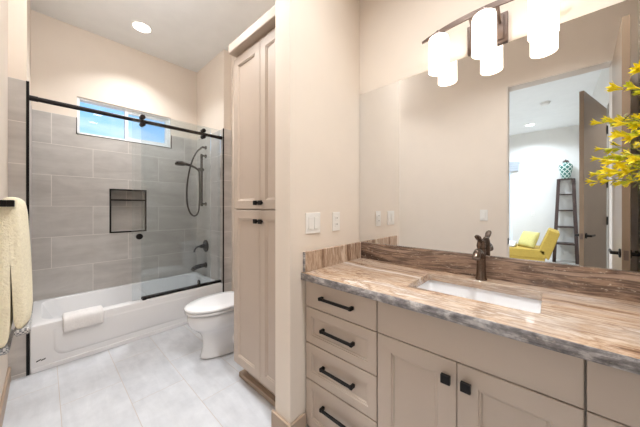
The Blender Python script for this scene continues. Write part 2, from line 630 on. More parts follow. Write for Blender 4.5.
struct('wall_east', MB().box(XE, 0.63, -0.29, YR, 0, H), M['wall'])
BD0, BD1 = -1.62, -0.69      # doorway in the bedroom's east wall, with a bit of hall behind it
struct('wall_bedroom_east', MB().grid_wall('X', XE, 0.63, -5.2, -0.29, 0, H, [(BD0, BD1, 0, DH + 0.02)]), M['bed_wall'])
struct('wall_hall', MB().box(1.6, 1.7, -2.6, -0.29, 0, H).box(0.63, 1.6, -0.39, -0.29, 0, H).box(0.63, 1.6, -2.6, -2.5, 0, H), M['bed_wall'])
struct('wall_bedroom_west', MB().box(-4.1, -4.0, -5.2, -0.29, 0, H), M['bed_wall'])
W2 = (-2.5, -0.70, 0.06, 2.16)
struct('wall_bedroom_south', MB().grid_wall('Y', -5.2, -5.07, -4.0, XE, 0, H, [W2]), M['bed_wall'])

# doorway lining and its strike plate
m_ = MB()
m_.box(DX0 - 0.012, DX0, -0.30, YL + 0.006, 0, DH + 0.012).box(DX1, DX1 + 0.012, -0.30, YL + 0.006, 0, DH + 0.012)
m_.box(DX0, DX1, -0.30, YL + 0.006, DH, DH + 0.012)
tr1 = struct('trim_1', m_, M['jamb'], bevel=0.002)
struct('strike_plate', MB().box(DX0 - 0.001, DX0 + 0.002, -0.25, YL + 0.007, 0.84, 0.90), M['black'], tr1)

# skirting
struct('baseboard_partition', MB().box(-1.130, -0.975, 0.840, 0.855, 0, 0.1).box(-0.99, -0.975, 0.855, 0.958, 0, 0.1), M['base'], bevel=0.003)
struct('baseboard_south', MB().box(XT, DX0 - 0.012, YL, YL + 0.014, 0, 0.1), M['base'], bevel=0.003)

# window over the tub: frame, fixed light, sliding sash
y0, y1, z0, z1 = WIN
xo, xi = -3.66, -3.575
m_ = MB()
f = 0.022
m_.box(xo, xi, y0, y0 + f, z0, z1).box(xo, xi, y1 - f, y1, z0, z1).box(xo, xi, y0 + f, y1 - f, z0, z0 + f).box(xo, xi, y0 + f, y1 - f, z1 - f, z1)
ym = (y0 + y1) / 2 - 0.02
w1 = struct('window_1', m_, M['vinyl'], bevel=0.002)
m_ = MB()
s_ = 0.03
m_.box(xo + 0.01, xi - 0.012, ym - 0.012, ym - 0.012 + s_, z0 + f, z1 - f)
m_.box(xo + 0.03, xi - 0.012, y1 - f - s_, y1 - f, z0 + f, z1 - f)
m_.box(xo + 0.03, xi - 0.012, ym + 0.018, y1 - f - s_, z0 + f, z0 + f + s_).box(xo + 0.03, xi - 0.012, ym + 0.018, y1 - f - s_, z1 - f - s_, z1 - f)
struct('window_sash', m_, M['vinyl'], w1, bevel=0.002)
struct('window_pane', MB().box(-3.625, -3.621, y0 + f, ym - 0.012, z0 + f, z1 - f), M['pane'], w1)
struct('window_pane', MB().box(-3.612, -3.608, ym + 0.018, y1 - f - s_, z0 + f + s_, z1 - f - s_), M['pane'], w1)

# glazed door of the bedroom
x0, x1, z0, z1 = W2
m_ = MB()
f = 0.05
m_.box(x0, x0 + f, -5.17, -5.09, z0, z1).box(x1 - f, x1, -5.17, -5.09, z0, z1).box(x0 + f, x1 - f, -5.17, -5.09, z0, z0 + f)
m_.box(x0 + f, x1 - f, -5.17, -5.09, z1 - f, z1).box(-1.64, -1.56, -5.17, -5.09, z0 + f, z1 - f)
w2 = struct('window_2', m_, M['vinyl'], bevel=0.003)
struct('window_pane', MB().box(x0 + f, -1.64, -5.14, -5.134, z0 + f, z1 - f), M['pane'], w2)
struct('window_pane', MB().box(-1.56, x1 - f, -5.14, -5.134, z0 + f, z1 - f), M['pane'], w2)

# doors
def lever(side, y_face, xc, zc, toward, parent, out):
    """lever on a face whose outward direction is out (+-1 along local y), arm pointing along local x * toward"""
    m = MB()
    m.lathe([(0.030, 0), (0.030, 0.006), (0.026, 0.009), (0.011, 0.010), (0.011, 0.045)], (0, 0, 0), 16, 'Y')
    for v in m.bm.verts:
        v.co = Vector((xc + v.co.x, y_face + out * v.co.y, zc + v.co.z))
    m.box(xc - 0.012 if toward > 0 else xc - 0.130, xc + 0.130 if toward > 0 else xc + 0.012,
          y_face + out * 0.040 - 0.006, y_face + out * 0.040 + 0.006, zc - 0.010, zc + 0.010)
    return m.build('door_handle', M['black'], parent, bevel=0.003, local=True)


def door_leaf(name, w, loc, rz, h=DH - 0.012):
    """leaf along local +x from the hinge, 38 mm thick, centred on local y"""
    m = MB()
    m.box(0, w, -0.0175, 0.0175, 0.008, h)
    o = m.build(name, M['door'], None, bevel=0.002, kind='structure', origin=(0, 0, 0))
    o.location = loc
    o.rotation_euler = (0, 0, rz)
    lever(0, 0.0176, w - 0.06, 0.92, -1, o, 1)
    lever(0, -0.0176, w - 0.06, 0.92, -1, o, -1)
    MB().box(w - 0.001, w + 0.0015, -0.010, 0.010, 0.885, 0.945).build('latch_plate', M['nickel'], o, local=True)
    for z in (0.25, 1.05, 1.5, 2.15):
        MB().box(-0.006, 0.030, -0.021, -0.0195, z - 0.05, z + 0.05).lathe([(0.007, z - 0.05), (0.007, z + 0.05)], (-0.006, -0.019, 0), 10)\
            .build('door_hinge', M['black'], o, local=True)
    return o


door_leaf('door_1', 0.70, (0.393, -0.155, 0), math.atan2(0.700, -0.044))
door_leaf('door_2', 0.91, (0.490, -1.610, 0), math.atan2(0.885, -0.255))

# ------------------------------------------------------------------ bathtub
TB = 0.343
ty0, ty1 = -0.070, 1.391
tx0, tx1 = XB + 0.003, XT
tub = thing('bathtub', 'white alcove bathtub with plain apron below the tiled walls', 'bathtub', ((tx0 + tx1) / 2, (ty0 + ty1) / 2, 0))
m_ = MB()
rings = [rrect(tx0, tx1, ty0, ty1, 0.0, 0.006), rrect(tx0, tx1, ty0, ty1, TB - 0.018, 0.008), rrect(tx0 + 0.004, tx1 - 0.004, ty0 + 0.004, ty1 - 0.004, TB - 0.005, 0.01),
         rrect(tx0 + 0.014, tx1 - 0.014, ty0 + 0.014, ty1 - 0.014, TB, 0.012),
         rrect(tx0 + 0.055, tx1 - 0.085, ty0 + 0.055, ty1 - 0.06, TB, 0.10), rrect(tx0 + 0.062, tx1 - 0.093, ty0 + 0.064, ty1 - 0.068, TB - 0.012, 0.10),
         rrect(tx0 + 0.085, tx1 - 0.115, ty0 + 0.15, ty1 - 0.10, 0.14, 0.12), rrect(tx0 + 0.12, tx1 - 0.15, ty0 + 0.22, ty1 - 0.15, 0.075, 0.11),
         rrect(tx0 + 0.20, tx1 - 0.23, ty0 + 0.32, ty1 - 0.24, 0.06, 0.08)]
m_.loft(rings)
m_.build('tub_shell', M['acrylic'], tub, smooth=True, angle=40)
# raised apron panel with round lower corners
def apron(z, ins):
    pts = []
    r = 0.07
    ya, yb, za, zb = 0.045 + ins, 1.31 - ins, 0.075 + ins, TB - 0.05
    for cy, cz, a0 in ((ya + r, za + r, PI), (yb - r, za + r, 1.5 * PI)):
        for i in range(9):
            a = a0 + PI / 2 * i / 8
            pts.append((z, cy + r * math.cos(a), cz + r * math.sin(a)))
    pts += [(z, yb, zb - ins), (z, ya, zb - ins)]
    return pts
MB().loft([apron(tx1 - 0.004, 0), apron(tx1 + 0.002, 0.006), apron(tx1 + 0.005, 0.022)]).build('apron_panel', M['acrylic'], tub, smooth=True, angle=50)
MB().box(tx1 - 0.002, tx1 + 0.007, ty0 + 0.004, ty1 - 0.004, 0.0, 0.036).build('apron_skirt', M['acrylic'], tub, bevel=0.004)
m_ = MB()
for k, dz in enumerate((0.0, 0.004, 0.0, 0.003)):
    yy = -0.040 + k * 0.012
    m_.hexa([(tx1 - 0.001, yy, 0.074 + dz), (tx1 + 0.0015, yy, 0.074 + dz), (tx1 + 0.0015, yy + 0.011, 0.077 + dz), (tx1 - 0.001, yy + 0.011, 0.077 + dz),
             (tx1 - 0.001, yy + 0.003, 0.083 + dz), (tx1 + 0.0015, yy + 0.003, 0.083 + dz), (tx1 + 0.0015, yy + 0.014, 0.086 + dz), (tx1 - 0.001, yy + 0.014, 0.086 + dz)])
m_.build('maker_mark', M['black'], tub)
MB().lathe([(0.034, 0), (0.034, -0.008), (0.026, -0.014), (0.010, -0.014)], (-3.24, ty1 - 0.083, 0.275), 20, 'Y').build('overflow_cover', M['shower_black'], tub, smooth=True)

# towel on the tub rim
def towel_sheet(prof, x_or_y, a0, a1, thick, n=16, wob=0.004, axis='Y', seed=0.0):
    """extrude the middle line prof [(u, z)] along axis from a0 to a1 with thickness"""
    m = MB()
    P = [Vector((p[0], p[1])) for p in prof]
    offs = []
    for i, p in enumerate(P):
        d = (P[min(i + 1, len(P) - 1)] - P[max(i - 1, 0)]).normalized()
        offs.append(Vector((-d.y, d.x)))
    rings = []
    for k in range(n + 1):
        a = a0 + (a1 - a0) * k / n
        endk = min(k, n - k)
        th = thick * (0.55 if endk == 0 else 0.9 if endk == 1 else 1.0)
        ring = []
        for sgn in (1, -1):
            idx = range(len(P)) if sgn == 1 else reversed(range(len(P)))
            for i in idx:
                w = noise.noise(Vector((a * 18 + seed, P[i].x * 14 + P[i].y * 14, sgn * 1.3))) * wob
                q = P[i] + offs[i] * (sgn * th / 2 + w * (1 if endk > 0 else 0.5))
                ring.append((q.x, a, q.y) if axis == 'Y' else (a, q.x, q.y))
        rings.append(ring)
    return m.loft(rings)


prof = [(u, z + TB - 0.362 + 0.001) for u, z in [(-2.906, 0.330), (-2.904, 0.358), (-2.892, 0.3745), (-2.86, 0.3755), (-2.82, 0.3755), (-2.792, 0.3735), (-2.776, 0.360), (-2.772, 0.33), (-2.772, 0.30), (-2.771, 0.262)]]
o = towel_sheet(prof, None, 0.095, 0.342, 0.022, 20, 0.003, 'Y', 3.0).build('bath_mat', M['towel_white'], None, smooth=True, angle=60, sub=1)
tag(o, 'white folded terry bath mat draped over the tub rim', 'bath mat')

# ------------------------------------------------------------------ shower door
XD = -2.832
sd = thing('shower_door', 'frameless sliding glass shower door hung on a black rail', 'shower door', (XD, 0.66, TB))
m_ = MB()
m_.tube([(XD, -0.06, 2.022), (XD, 1.385, 2.022)], 0.0175, 14)
m_.build('top_rail', M['shower_black'], sd, smooth=True)
for ya, yb in ((-0.075, -0.03), (1.350, 1.399)):
    MB().tube([(XD, ya, 2.022), (XD, yb, 2.022)], 0.020, 14).build('rail_bracket', M['shower_black'], sd, smooth=True)
fp = MB().box(XD - 0.026, XD - 0.018, 0.62, 1.392, TB + 0.012, 2.115).build('fixed_panel', M['glass'], sd)
fp['label'] = 'fixed clear glass panel'
sp_ = MB().box(XD + 0.014, XD + 0.022, 0.54, 1.262, TB + 0.016, 2.09).build('sliding_panel', M['glass'], sd)
sp_['label'] = 'sliding clear glass panel'
for yy in (0.62, 1.18):
    m = MB()
    for dz in (0.033, -0.033):
        m.lathe([(0.0, 0), (0.020, 0), (0.022, 0.004), (0.022, 0.016), (0.018, 0.020), (0.0, 0.020)], (XD + 0.023, yy, 2.022 + dz), 18, 'X', False, False)
        m.lathe([(0.0, 0), (0.020, 0), (0.020, -0.024), (0.0, -0.024)], (XD + 0.013, yy, 2.022 + dz), 18, 'X', False, False)
    m.build('roller', M['shower_black'], sp_, smooth=True)
MB().lathe([(0.012, 0), (0.012, 0.012), (0.026, 0.014), (0.028, 0.020), (0.026, 0.028), (0.001, 0.030)], (XD + 0.022, 0.592, 0.945), 20, 'X').build('pull_knob', M['black'], sp_, smooth=True)
MB().box(XD - 0.032, XD + 0.008, 0.62, 1.392, TB + 0.001, TB + 0.024).build('bottom_channel', M['shower_black'], sd, bevel=0.003)
MB().box(XD + 0.010, XD + 0.030, 0.62, 0.65, TB + 0.001, TB + 0.030).build('bottom_guide', M['shower_black'], sd, bevel=0.003)

# ------------------------------------------------------------------ shower fittings on the end wall
XS = -3.255
YW = 1.399
sh = thing('hand_shower_set', 'dark bronze hand shower on a slide bar with hose', 'hand shower', (XS, YW, 1.25))
m_ = MB()
m_.tube([(XS, YW - 0.055, 1.225), (XS, YW - 0.055, 1.885)], 0.015, 14)
m_.build('slide_bar', M['shower_black'], sh, smooth=True)
for z in (1.255, 1.865):
    MB().lathe([(0.024, 0), (0.024, -0.008), (0.013, -0.012), (0.013, -0.068), (0.001, -0.07)], (XS, YW, z), 16, 'Y').build('bar_bracket', M['shower_black'], sh, smooth=True)
m_ = MB()
m_.lathe([(0.024, 0), (0.024, -0.008), (0.014, -0.012), (0.014, -0.05), (0.001, -0.052)], (XS, YW, 1.975), 16, 'Y')
m_.tube([(XS, YW - 0.04, 1.975), (XS, YW - 0.06, 1.965), (XS, YW - 0.075, 1.945)], 0.010, 10)
m_.build('supply_elbow', M['shower_black'], sh, smooth=True)
m_ = MB()
m_.tube([(XS, YW - 0.030, 1.69), (XS, YW - 0.095, 1.69)], 0.019, 14).tube([(XS - 0.03, YW - 0.055, 1.69), (XS + 0.03, YW - 0.055, 1.69)], 0.012, 12)
m_.build('slider', M['shower_black'], sh, smooth=True)
m_ = MB()
hp = bez((XS, YW - 0.085, 1.665), (XS, YW - 0.12, 1.715), (XS, YW - 0.20, 1.735), (XS, YW - 0.285, 1.742), 12)
m_.tube(hp, [0.011, 0.012, 0.012, 0.0125, 0.013, 0.0135, 0.014, 0.014, 0.015, 0.016, 0.017, 0.018, 0.02], 14)
m_.lathe([(0.001, 0.03), (0.035, 0.027), (0.050, 0.012), (0.056, -0.004), (0.050, -0.020), (0.001, -0.022)], (XS, YW - 0.305, 1.735), 24)
m_.build('hand_spray', M['shower_black'], sh, smooth=True, angle=50)
m_ = MB()
p1 = bez((XS, YW - 0.078, 1.945), (XS, YW - 0.16, 1.88), (XS, YW - 0.24, 1.60), (XS, YW - 0.23, 1.32), 14)
p2 = bez((XS, YW - 0.23, 1.32), (XS, YW - 0.22, 1.06), (XS, YW - 0.09, 1.05), (XS, YW - 0.085, 1.22), 12)
p3 = bez((XS, YW - 0.085, 1.22), (XS, YW - 0.075, 1.35), (XS + 0.005, YW - 0.082, 1.55), (XS, YW - 0.085, 1.665), 10)
m_.tube(p1 + p2[1:] + p3[1:], 0.0095, 10)
m_.build('hose', M['shower_black'], sh, smooth=True)

vt = thing('shower_valve', 'round dark bronze shower valve with lever above the tub spout', 'shower valve', (XS, YW, 0.72))
MB().lathe([(0.078, 0), (0.078, -0.006), (0.072, -0.012), (0.030, -0.016), (0.001, -0.016)], (XS, YW, 0.72), 28, 'Y').build('escutcheon', M['shower_black'], vt, smooth=True)
m_ = MB()
m_.lathe([(0.026, -0.014), (0.024, -0.06), (0.018, -0.075), (0.001, -0.077)], (XS, YW, 0.72), 18, 'Y')
m_.tube(bez((XS, YW - 0.06, 0.72), (XS, YW - 0.10, 0.728), (XS, YW - 0.14, 0.71), (XS, YW - 0.145, 0.655), 8), [0.014, 0.013, 0.012, 0.011, 0.011, 0.010, 0.010, 0.010, 0.009], 10)
m_.build('lever_handle', M['shower_black'], vt, smooth=True)
o = MB()
o.lathe([(0.036, 0), (0.036, -0.008), (0.026, -0.012)], (XS, YW, 0.475), 20, 'Y')
o.tube([(XS, YW - 0.006, 0.475), (XS, YW - 0.06, 0.475), (XS, YW - 0.12, 0.468), (XS, YW - 0.155, 0.452), (XS, YW - 0.165, 0.432)], [0.024, 0.026, 0.027, 0.026, 0.021], 14)
tag(o.build('tub_spout', M['shower_black'], None, smooth=True, angle=45), 'dark bronze tub spout below the round shower valve', 'tub spout')

# ------------------------------------------------------------------ toilet (faces -Y)
TX = -2.065
tl = thing('toilet', 'white toilet with closed lid beside the tub', 'toilet', (TX, 1.1, 0))


def egg(hw, yf, yb, z, n=32, cx=TX, pw=1.0):
    yc = yb - (yb - yf) * 0.42
    pts = []
    for i in range(n):
        a = 2 * PI * i / n
        c, s = math.cos(a), math.sin(a)
        y = yc + (yb - yc) * c * 1.0 if c > 0 else yc + (yc - yf) * c
        if c > 0:   # flatter at the back
            s = math.copysign(abs(s) ** 0.75, s)
        pts.append((cx + hw * s, y, z * 0.965))
    return pts


m_ = MB()
m_.loft([egg(0.122, 0.835, 1.42, 0.0), egg(0.120, 0.838, 1.42, 0.012), egg(0.108, 0.852, 1.41, 0.04), egg(0.102, 0.868, 1.40, 0.12), egg(0.106, 0.855, 1.40, 0.20),
         egg(0.130, 0.815, 1.40, 0.240), egg(0.162, 0.770, 1.39, 0.270), egg(0.176, 0.750, 1.38, 0.315), egg(0.182, 0.743, 1.36, 0.375), egg(0.180, 0.746, 1.355, 0.394)])
bowl = m_.build('bowl', M['porcelain'], tl, smooth=True, angle=60, sub=1)
m_ = MB()
m_.tube([(TX + 0.085, 1.38, 0.16), (TX + 0.105, 1.26, 0.20), (TX + 0.10, 1.12, 0.17), (TX + 0.09, 1.06, 0.09), (TX + 0.10, 1.16, 0.05), (TX + 0.09, 1.34, 0.05)], 0.045, 12)
m_.build('trapway', M['porcelain'], tl, smooth=True, sub=1)
MB().loft([egg(0.176, 0.741, 1.22, 0.397), egg(0.184, 0.733, 1.225, 0.402), egg(0.184, 0.733, 1.225, 0.412), egg(0.178, 0.739, 1.22, 0.417)]).build('seat', M['porcelain'], tl, smooth=True, angle=60)
MB().loft([egg(0.182, 0.733, 1.225, 0.424), egg(0.188, 0.728, 1.228, 0.429), egg(0.187, 0.729, 1.227, 0.441), egg(0.178, 0.739, 1.22, 0.449), egg(0.12, 0.81, 1.17, 0.452)]).build('lid', M['porcelain'], tl, smooth=True, angle=60)
for sx in (-0.08, 0.08):
    MB().tube([(TX + sx - 0.02, 1.237, 0.425), (TX + sx + 0.02, 1.237, 0.425)], 0.013, 10).build('seat_hinge', M['porcelain'], tl, smooth=True)
tk = MB().loft([rrect(TX - 0.165, TX + 0.165, 1.29, 1.485, 0.385, 0.04), rrect(TX - 0.19, TX + 0.19, 1.285, 1.485, 0.44, 0.04), rrect(TX - 0.20, TX + 0.20, 1.28, 1.485, 0.70, 0.04)]).build('tank', M['porcelain'], tl, smooth=True, angle=50)
MB().loft([rrect(TX - 0.208, TX + 0.208, 1.272, 1.49, 0.702, 0.04), rrect(TX - 0.21, TX + 0.21, 1.27, 1.49, 0.715, 0.04), rrect(TX - 0.205, TX + 0.205, 1.275, 1.488, 0.735, 0.04)]).build('tank_lid', M['porcelain'], tl, smooth=True, angle=50)
MB().box(TX + 0.10, TX + 0.17, 1.262, 1.27, 0.64, 0.655).lathe([(0.012, 0), (0.012, -0.014)], (TX + 0.16, 1.28, 0.647), 12, 'Y').build('flush_lever', M['chrome'], tl, bevel=0.002)

# ------------------------------------------------------------------ cabinetry
def panel(name, x0, x1, z0, z1, yf, mat, parent, rail=0.055, flat=False, th=0.02):
    """slab (flat) or recessed-panel front facing -Y"""
    m = MB()
    if flat:
        m.box(x0, x1, yf, yf + th, z0, z1)
        return m.build(name, mat, parent, bevel=0.0025)
    def ring(i, y):
        return [(x0 + i, y, z0 + i), (x1 - i, y, z0 + i), (x1 - i, y, z1 - i), (x0 + i, y, z1 - i)]
    r = rail
    m.loft([ring(0, yf + th), ring(0, yf + 0.0025), ring(0.0025, yf), ring(r, yf), ring(r + 0.003, yf + 0.004), ring(r + 0.008, yf + 0.004),
            ring(r + 0.012, yf + 0.009)])
    return m.build(name, mat, parent)


def bar_pull(xc, zc, yf, L, parent):
    m = MB()
    h = L / 2
    m.box(xc - h, xc - h + 0.014, yf - 0.030, yf, zc - 0.008, zc + 0.008).box(xc + h - 0.014, xc + h, yf - 0.030, yf, zc - 0.008, zc + 0.008)
    m.box(xc - h + 0.014, xc + h - 0.014, yf - 0.029, yf - 0.018, zc - 0.0065, zc + 0.0065)
    return m.build('pull', M['black'], parent, bevel=0.0018)


def square_knob(xc, zc, yf, parent, s=0.0155):
    m = MB()
    m.lathe([(0.007, 0), (0.006, -0.014)], (xc, yf, zc), 12, 'Y')
    m.box(xc - s, xc + s, yf - 0.026, yf - 0.012, zc - s, zc + s)
    return m.build('knob', M['black'], parent, bevel=0.002)


VF = 0.962           # vanity door faces
VT = 0.826           # top of the cabinets
VB = 0.038
xa, xb, xc_, xd = -0.986, -0.548, 0.069, 0.506
G = 0.0022


def carcass(x0, x1, parent, y0=VF + 0.022, y1=1.497, hollow=True):
    m = MB()
    t = 0.016
    m.box(x0, x0 + t, y0, y1, 0.0, VT).box(x1 - t, x1, y0, y1, 0.0, VT)
    m.box(x0 + t, x1 - t, y0 + 0.05, y1, 0.06, 0.076).box(x0 + t, x1 - t, y1 - 0.008, y1, 0.076, VT)
    m.box(x0 + t, x1 - t, y0, y0 + t, VT - 0.05, VT).box(x0 + t, x1 - t, y0 + 0.05, y0 + 0.066, 0.0, 0.06)
    m.box(x0 + t, x1 - t, y0, y0 + t, 0.655, 0.700)
    return m.build('carcass', M['taupe'], parent, bevel=0.001)


zs = [0.8225, 0.680, 0.487, 0.291, VB]


def drawer_bank(x0, x1, label, name='drawer_cabinet'):
    c = thing(name, label, 'cabinet', ((x0 + x1) / 2, 1.23, 0))
    carcass(x0, x1, c)
    for i in range(4):
        zt, zb = zs[i] - G, zs[i + 1] + G
        d = panel('drawer', x0 + G, x1 - G, zb, zt, VF, M['taupe'], c, 0.043, flat=(i == 0))
        bar_pull((x0 + x1) / 2, (zt + zb) / 2 + (0.0 if i < 3 else 0.02), VF if i == 0 else VF + 0.009, 0.20, d)
    return c


drawer_bank(xa, xb, 'taupe drawer cabinet with four black bar pulls against the partition wall')
drawer_bank(xc_, xd, 'taupe drawer cabinet on the far side of the sink doors from the partition')
sc_ = thing('sink_cabinet', 'taupe two-door sink cabinet with square black knobs beneath the basin', 'cabinet', ((xb + xc_) / 2, 1.23, 0))
carcass(xb, xc_, sc_)
panel('false_front', xb + G, xc_ - G, zs[1] + G, zs[0] - G, VF, M['taupe'], sc_, flat=True)
xm = (xb + xc_) / 2 + 0.001
dl = panel('door', xb + G, xm - G / 2, VB + G, zs[1] - G, VF, M['taupe'], sc_, 0.062)
dr = panel('door', xm + G / 2, xc_ - G, VB + G, zs[1] - G, VF, M['taupe'], sc_, 0.062)
square_knob(xm - 0.031, 0.617, VF, dl)
square_knob(xm + 0.031, 0.617, VF, dr)

# worktop: slab with a rounded cut-out
CF, CT = 0.932, 0.865
SX0, SX1, SY0, SY1 = -0.478, -0.022, 1.100, 1.396
cu = bpy.data.curves.new('worktop_outline', 'CURVE')
cu.dimensions = '2D'
cu.fill_mode = 'BOTH'
cu.extrude = (CT - VT - 0.001) / 2 - 0.002
cu.bevel_depth = 0.002
cu.bevel_resolution = 1
for pts in ([(-0.987, CF, 0), (0.507, CF, 0), (0.507, 1.498, 0), (-0.987, 1.498, 0)], rrect(SX0, SX1, SY0, SY1, 0, 0.018)):
    s = cu.splines.new('POLY')
    s.points.add(len(pts) - 1)
    for q, p in zip(s.points, pts):
        q.co = (p[0], p[1], 0, 1)
    s.use_cyclic_u = True
tmp = bpy.data.objects.new('worktop_outline', cu)
COL.objects.link(tmp)
bpy.context.view_layer.update()
me = bpy.data.meshes.new_from_object(tmp.evaluated_get(bpy.context.evaluated_depsgraph_get()))
bpy.data.objects.remove(tmp)
me.name = 'countertop'
me.materials.clear()
me.materials.append(M['counter'])
me.materials.append(M['edge'])
for p in me.polygons:
    c = p.center
    p.material_index = 1 if (c.y < CF + 0.003 and p.normal.z < 0.9) else 0
ct = bpy.data.objects.new('countertop', me)
COL.objects.link(ct)
ct.location = (0, 0, (CT + VT + 0.001) / 2)
tag(ct, 'polished tan travertine vanity countertop with grey front edge', 'countertop')

SPT = 0.974
o = MB().box(-0.966, 0.507, 1.478, 1.498, CT + 0.0005, SPT).build('backsplash', M['splash'], None, bevel=0.0015)
tag(o, 'long dark brown travertine backsplash under the mirror', 'backsplash')
m_ = MB().box(-0.988, -0.968, CF + 0.012, 1.498, CT + 0.0005, SPT)
o = m_.build('side_splash', [M['splash_side'], M['edge']], None, bevel=0.0015)
for p in o.data.polygons:
    if p.normal.y < -0.5:
        p.material_index = 1
tag(o, 'short banded travertine splash along the partition wall below the switches', 'backsplash')

# sink
sk = thing('sink', 'white rectangular undermount sink set in the stone countertop', 'sink', (-0.25, 1.248, 0.70))
e_ = 0.006
m_ = MB()
m_.loft([rrect(SX0 - 0.02, SX1 + 0.02, SY0 - 0.02, SY1 + 0.02, VT - 0.001, 0.03), rrect(SX0 - e_, SX1 + e_, SY0 - e_, SY1 + e_, VT - 0.001, 0.02),
         rrect(SX0 - e_ + 0.004, SX1 + e_ - 0.004, SY0 - e_ + 0.004, SY1 + e_ - 0.004, 0.80, 0.025), rrect(SX0 + 0.012, SX1 - 0.012, SY0 + 0.012, SY1 - 0.012, 0.735, 0.04),
         rrect(SX0 + 0.04, SX1 - 0.04, SY0 + 0.04, SY1 - 0.04, 0.712, 0.05), rrect(-0.27, -0.23, 1.23, 1.27, 0.706, 0.019),
         rrect(-0.27, -0.23, 1.23, 1.27, 0.698, 0.019), rrect(SX0 + 0.03, SX1 - 0.03, SY0 + 0.03, SY1 - 0.03, 0.700, 0.05), rrect(SX0, SX1, SY0, SY1, 0.735, 0.04),
         rrect(SX0 - 0.014, SX1 + 0.014, SY0 - 0.014, SY1 + 0.014, 0.80, 0.03), rrect(SX0 - 0.02, SX1 + 0.02, SY0 - 0.02, SY1 + 0.02, 0.815, 0.03)], False, False)
m_.build('basin', M['porcelain'], sk, smooth=True, angle=45)
MB().lathe([(0.021, 0.7075), (0.021, 0.710), (0.014, 0.711), (0.001, 0.711)], (-0.25, 1.25, 0), 20).build('drain', M['bronze'], sk, smooth=True)

# faucet
fx, fy = -0.247, 1.430
fc = thing('faucet', 'oil rubbed bronze single-lever faucet standing behind the sink', 'faucet', (fx, fy, CT))
m_ = MB()
m_.lathe([(0.0245, CT + 0.0005), (0.0245, CT + 0.006), (0.0215, CT + 0.011), (0.0195, CT + 0.05), (0.0185, CT + 0.10), (0.0195, CT + 0.135), (0.018, CT + 0.150), (0.001, CT + 0.156)], (fx, fy, 0), 24)
m_.build('body', M['bronze'], fc, smooth=True, angle=45)
m_ = MB()
m_.tube(bez((fx, fy + 0.004, CT + 0.095), (fx, fy - 0.025, CT + 0.150), (fx, fy - 0.095, CT + 0.160), (fx, fy - 0.118, CT + 0.118), 14),
        [0.016] * 5 + [0.0155] * 5 + [0.0155, 0.016, 0.0165, 0.017, 0.0165], 18)
m_.build('spout', M['bronze'], fc, smooth=True, angle=50)
m_ = MB()
m_.lathe([(0.0180, CT + 0.153), (0.0195, CT + 0.165), (0.016, CT + 0.185), (0.009, CT + 0.196), (0.001, CT + 0.198)], (fx, fy, 0), 22)
m_.tube(bez((fx, fy + 0.004, CT + 0.186), (fx, fy - 0.03, CT + 0.188), (fx, fy - 0.055, CT + 0.200), (fx, fy - 0.092, CT + 0.222), 10),
        [0.011, 0.012, 0.012, 0.012, 0.012, 0.0125, 0.013, 0.0135, 0.014, 0.013, 0.007], 14, flat=0.4)
m_.build('lever', M['bronze'], fc, smooth=True, angle=55)

# mirror
o = MB().box(-0.988, 0.507, 1.492, 1.4985, SPT + 0.001, 2.003).build('mirror', [M['mirror'], M['nickel']], None)
for p in o.data.polygons:
    p.material_index = 0 if p.normal.y < -0.5 else 1
tag(o, 'wide frameless wall mirror above the vanity backsplash', 'mirror')

# vanity light
vx = -0.232
vl = thing('vanity_light', 'three-shade brushed nickel vanity light on a curved bar over the mirror', 'wall light', (vx, 1.49, 2.07))
MB().box(vx - 0.085, vx + 0.085, 1.478, 1.4995, 2.006, 2.148).box(vx - 0.070, vx + 0.070, 1.470, 1.478, 2.020, 2.134).build('back_plate', M['nickel'], vl, bevel=0.003)
def bar_y(x):
    return 1.385 + 0.055 * ((x - vx) / 0.31) ** 2
ring_l = []
for i in range(25):
    x = vx - 0.300 + 0.60 * i / 24
    y = bar_y(x)
    hh = 0.013 * (1 - 0.55 * abs((x - vx) / 0.300) ** 3)
    ring_l.append([(x, y - 0.004, 2.140 - hh), (x, y + 0.004, 2.140 - hh), (x, y + 0.004, 2.140 + hh), (x, y - 0.004, 2.140 + hh)])
MB().loft(ring_l).build('curved_bar', M['nickel'], vl, smooth=True, angle=40)
for sx in (-0.055, 0.055):
    MB().tube([(vx + sx, 1.472, 2.10), (vx + sx, 1.43, 2.115), (vx + sx, bar_y(vx + sx) + 0.002, 2.138)], 0.007, 10).build('support_arm', M['nickel'], vl, smooth=True)
for x in (-0.438, -0.229, -0.022):
    y = bar_y(x) + 0.004
    MB().lathe([(0.013, 2.150), (0.013, 2.126), (0.040, 2.123), (0.042, 2.116), (0.001, 2.116)], (x, y, 0), 22).build('shade_cap', M['nickel'], vl, smooth=True)
    s_ = MB().lathe([(0.040, 2.1155), (0.046, 2.113), (0.0495, 2.103), (0.0505, 1.939), (0.0485, 1.936), (0.0465, 1.940), (0.046, 2.098), (0.036, 2.106)], (x, y, 0), 32, cap0=False, cap1=True)\
        .build('lamp_shade', M['shade'], vl, smooth=True, angle=60)

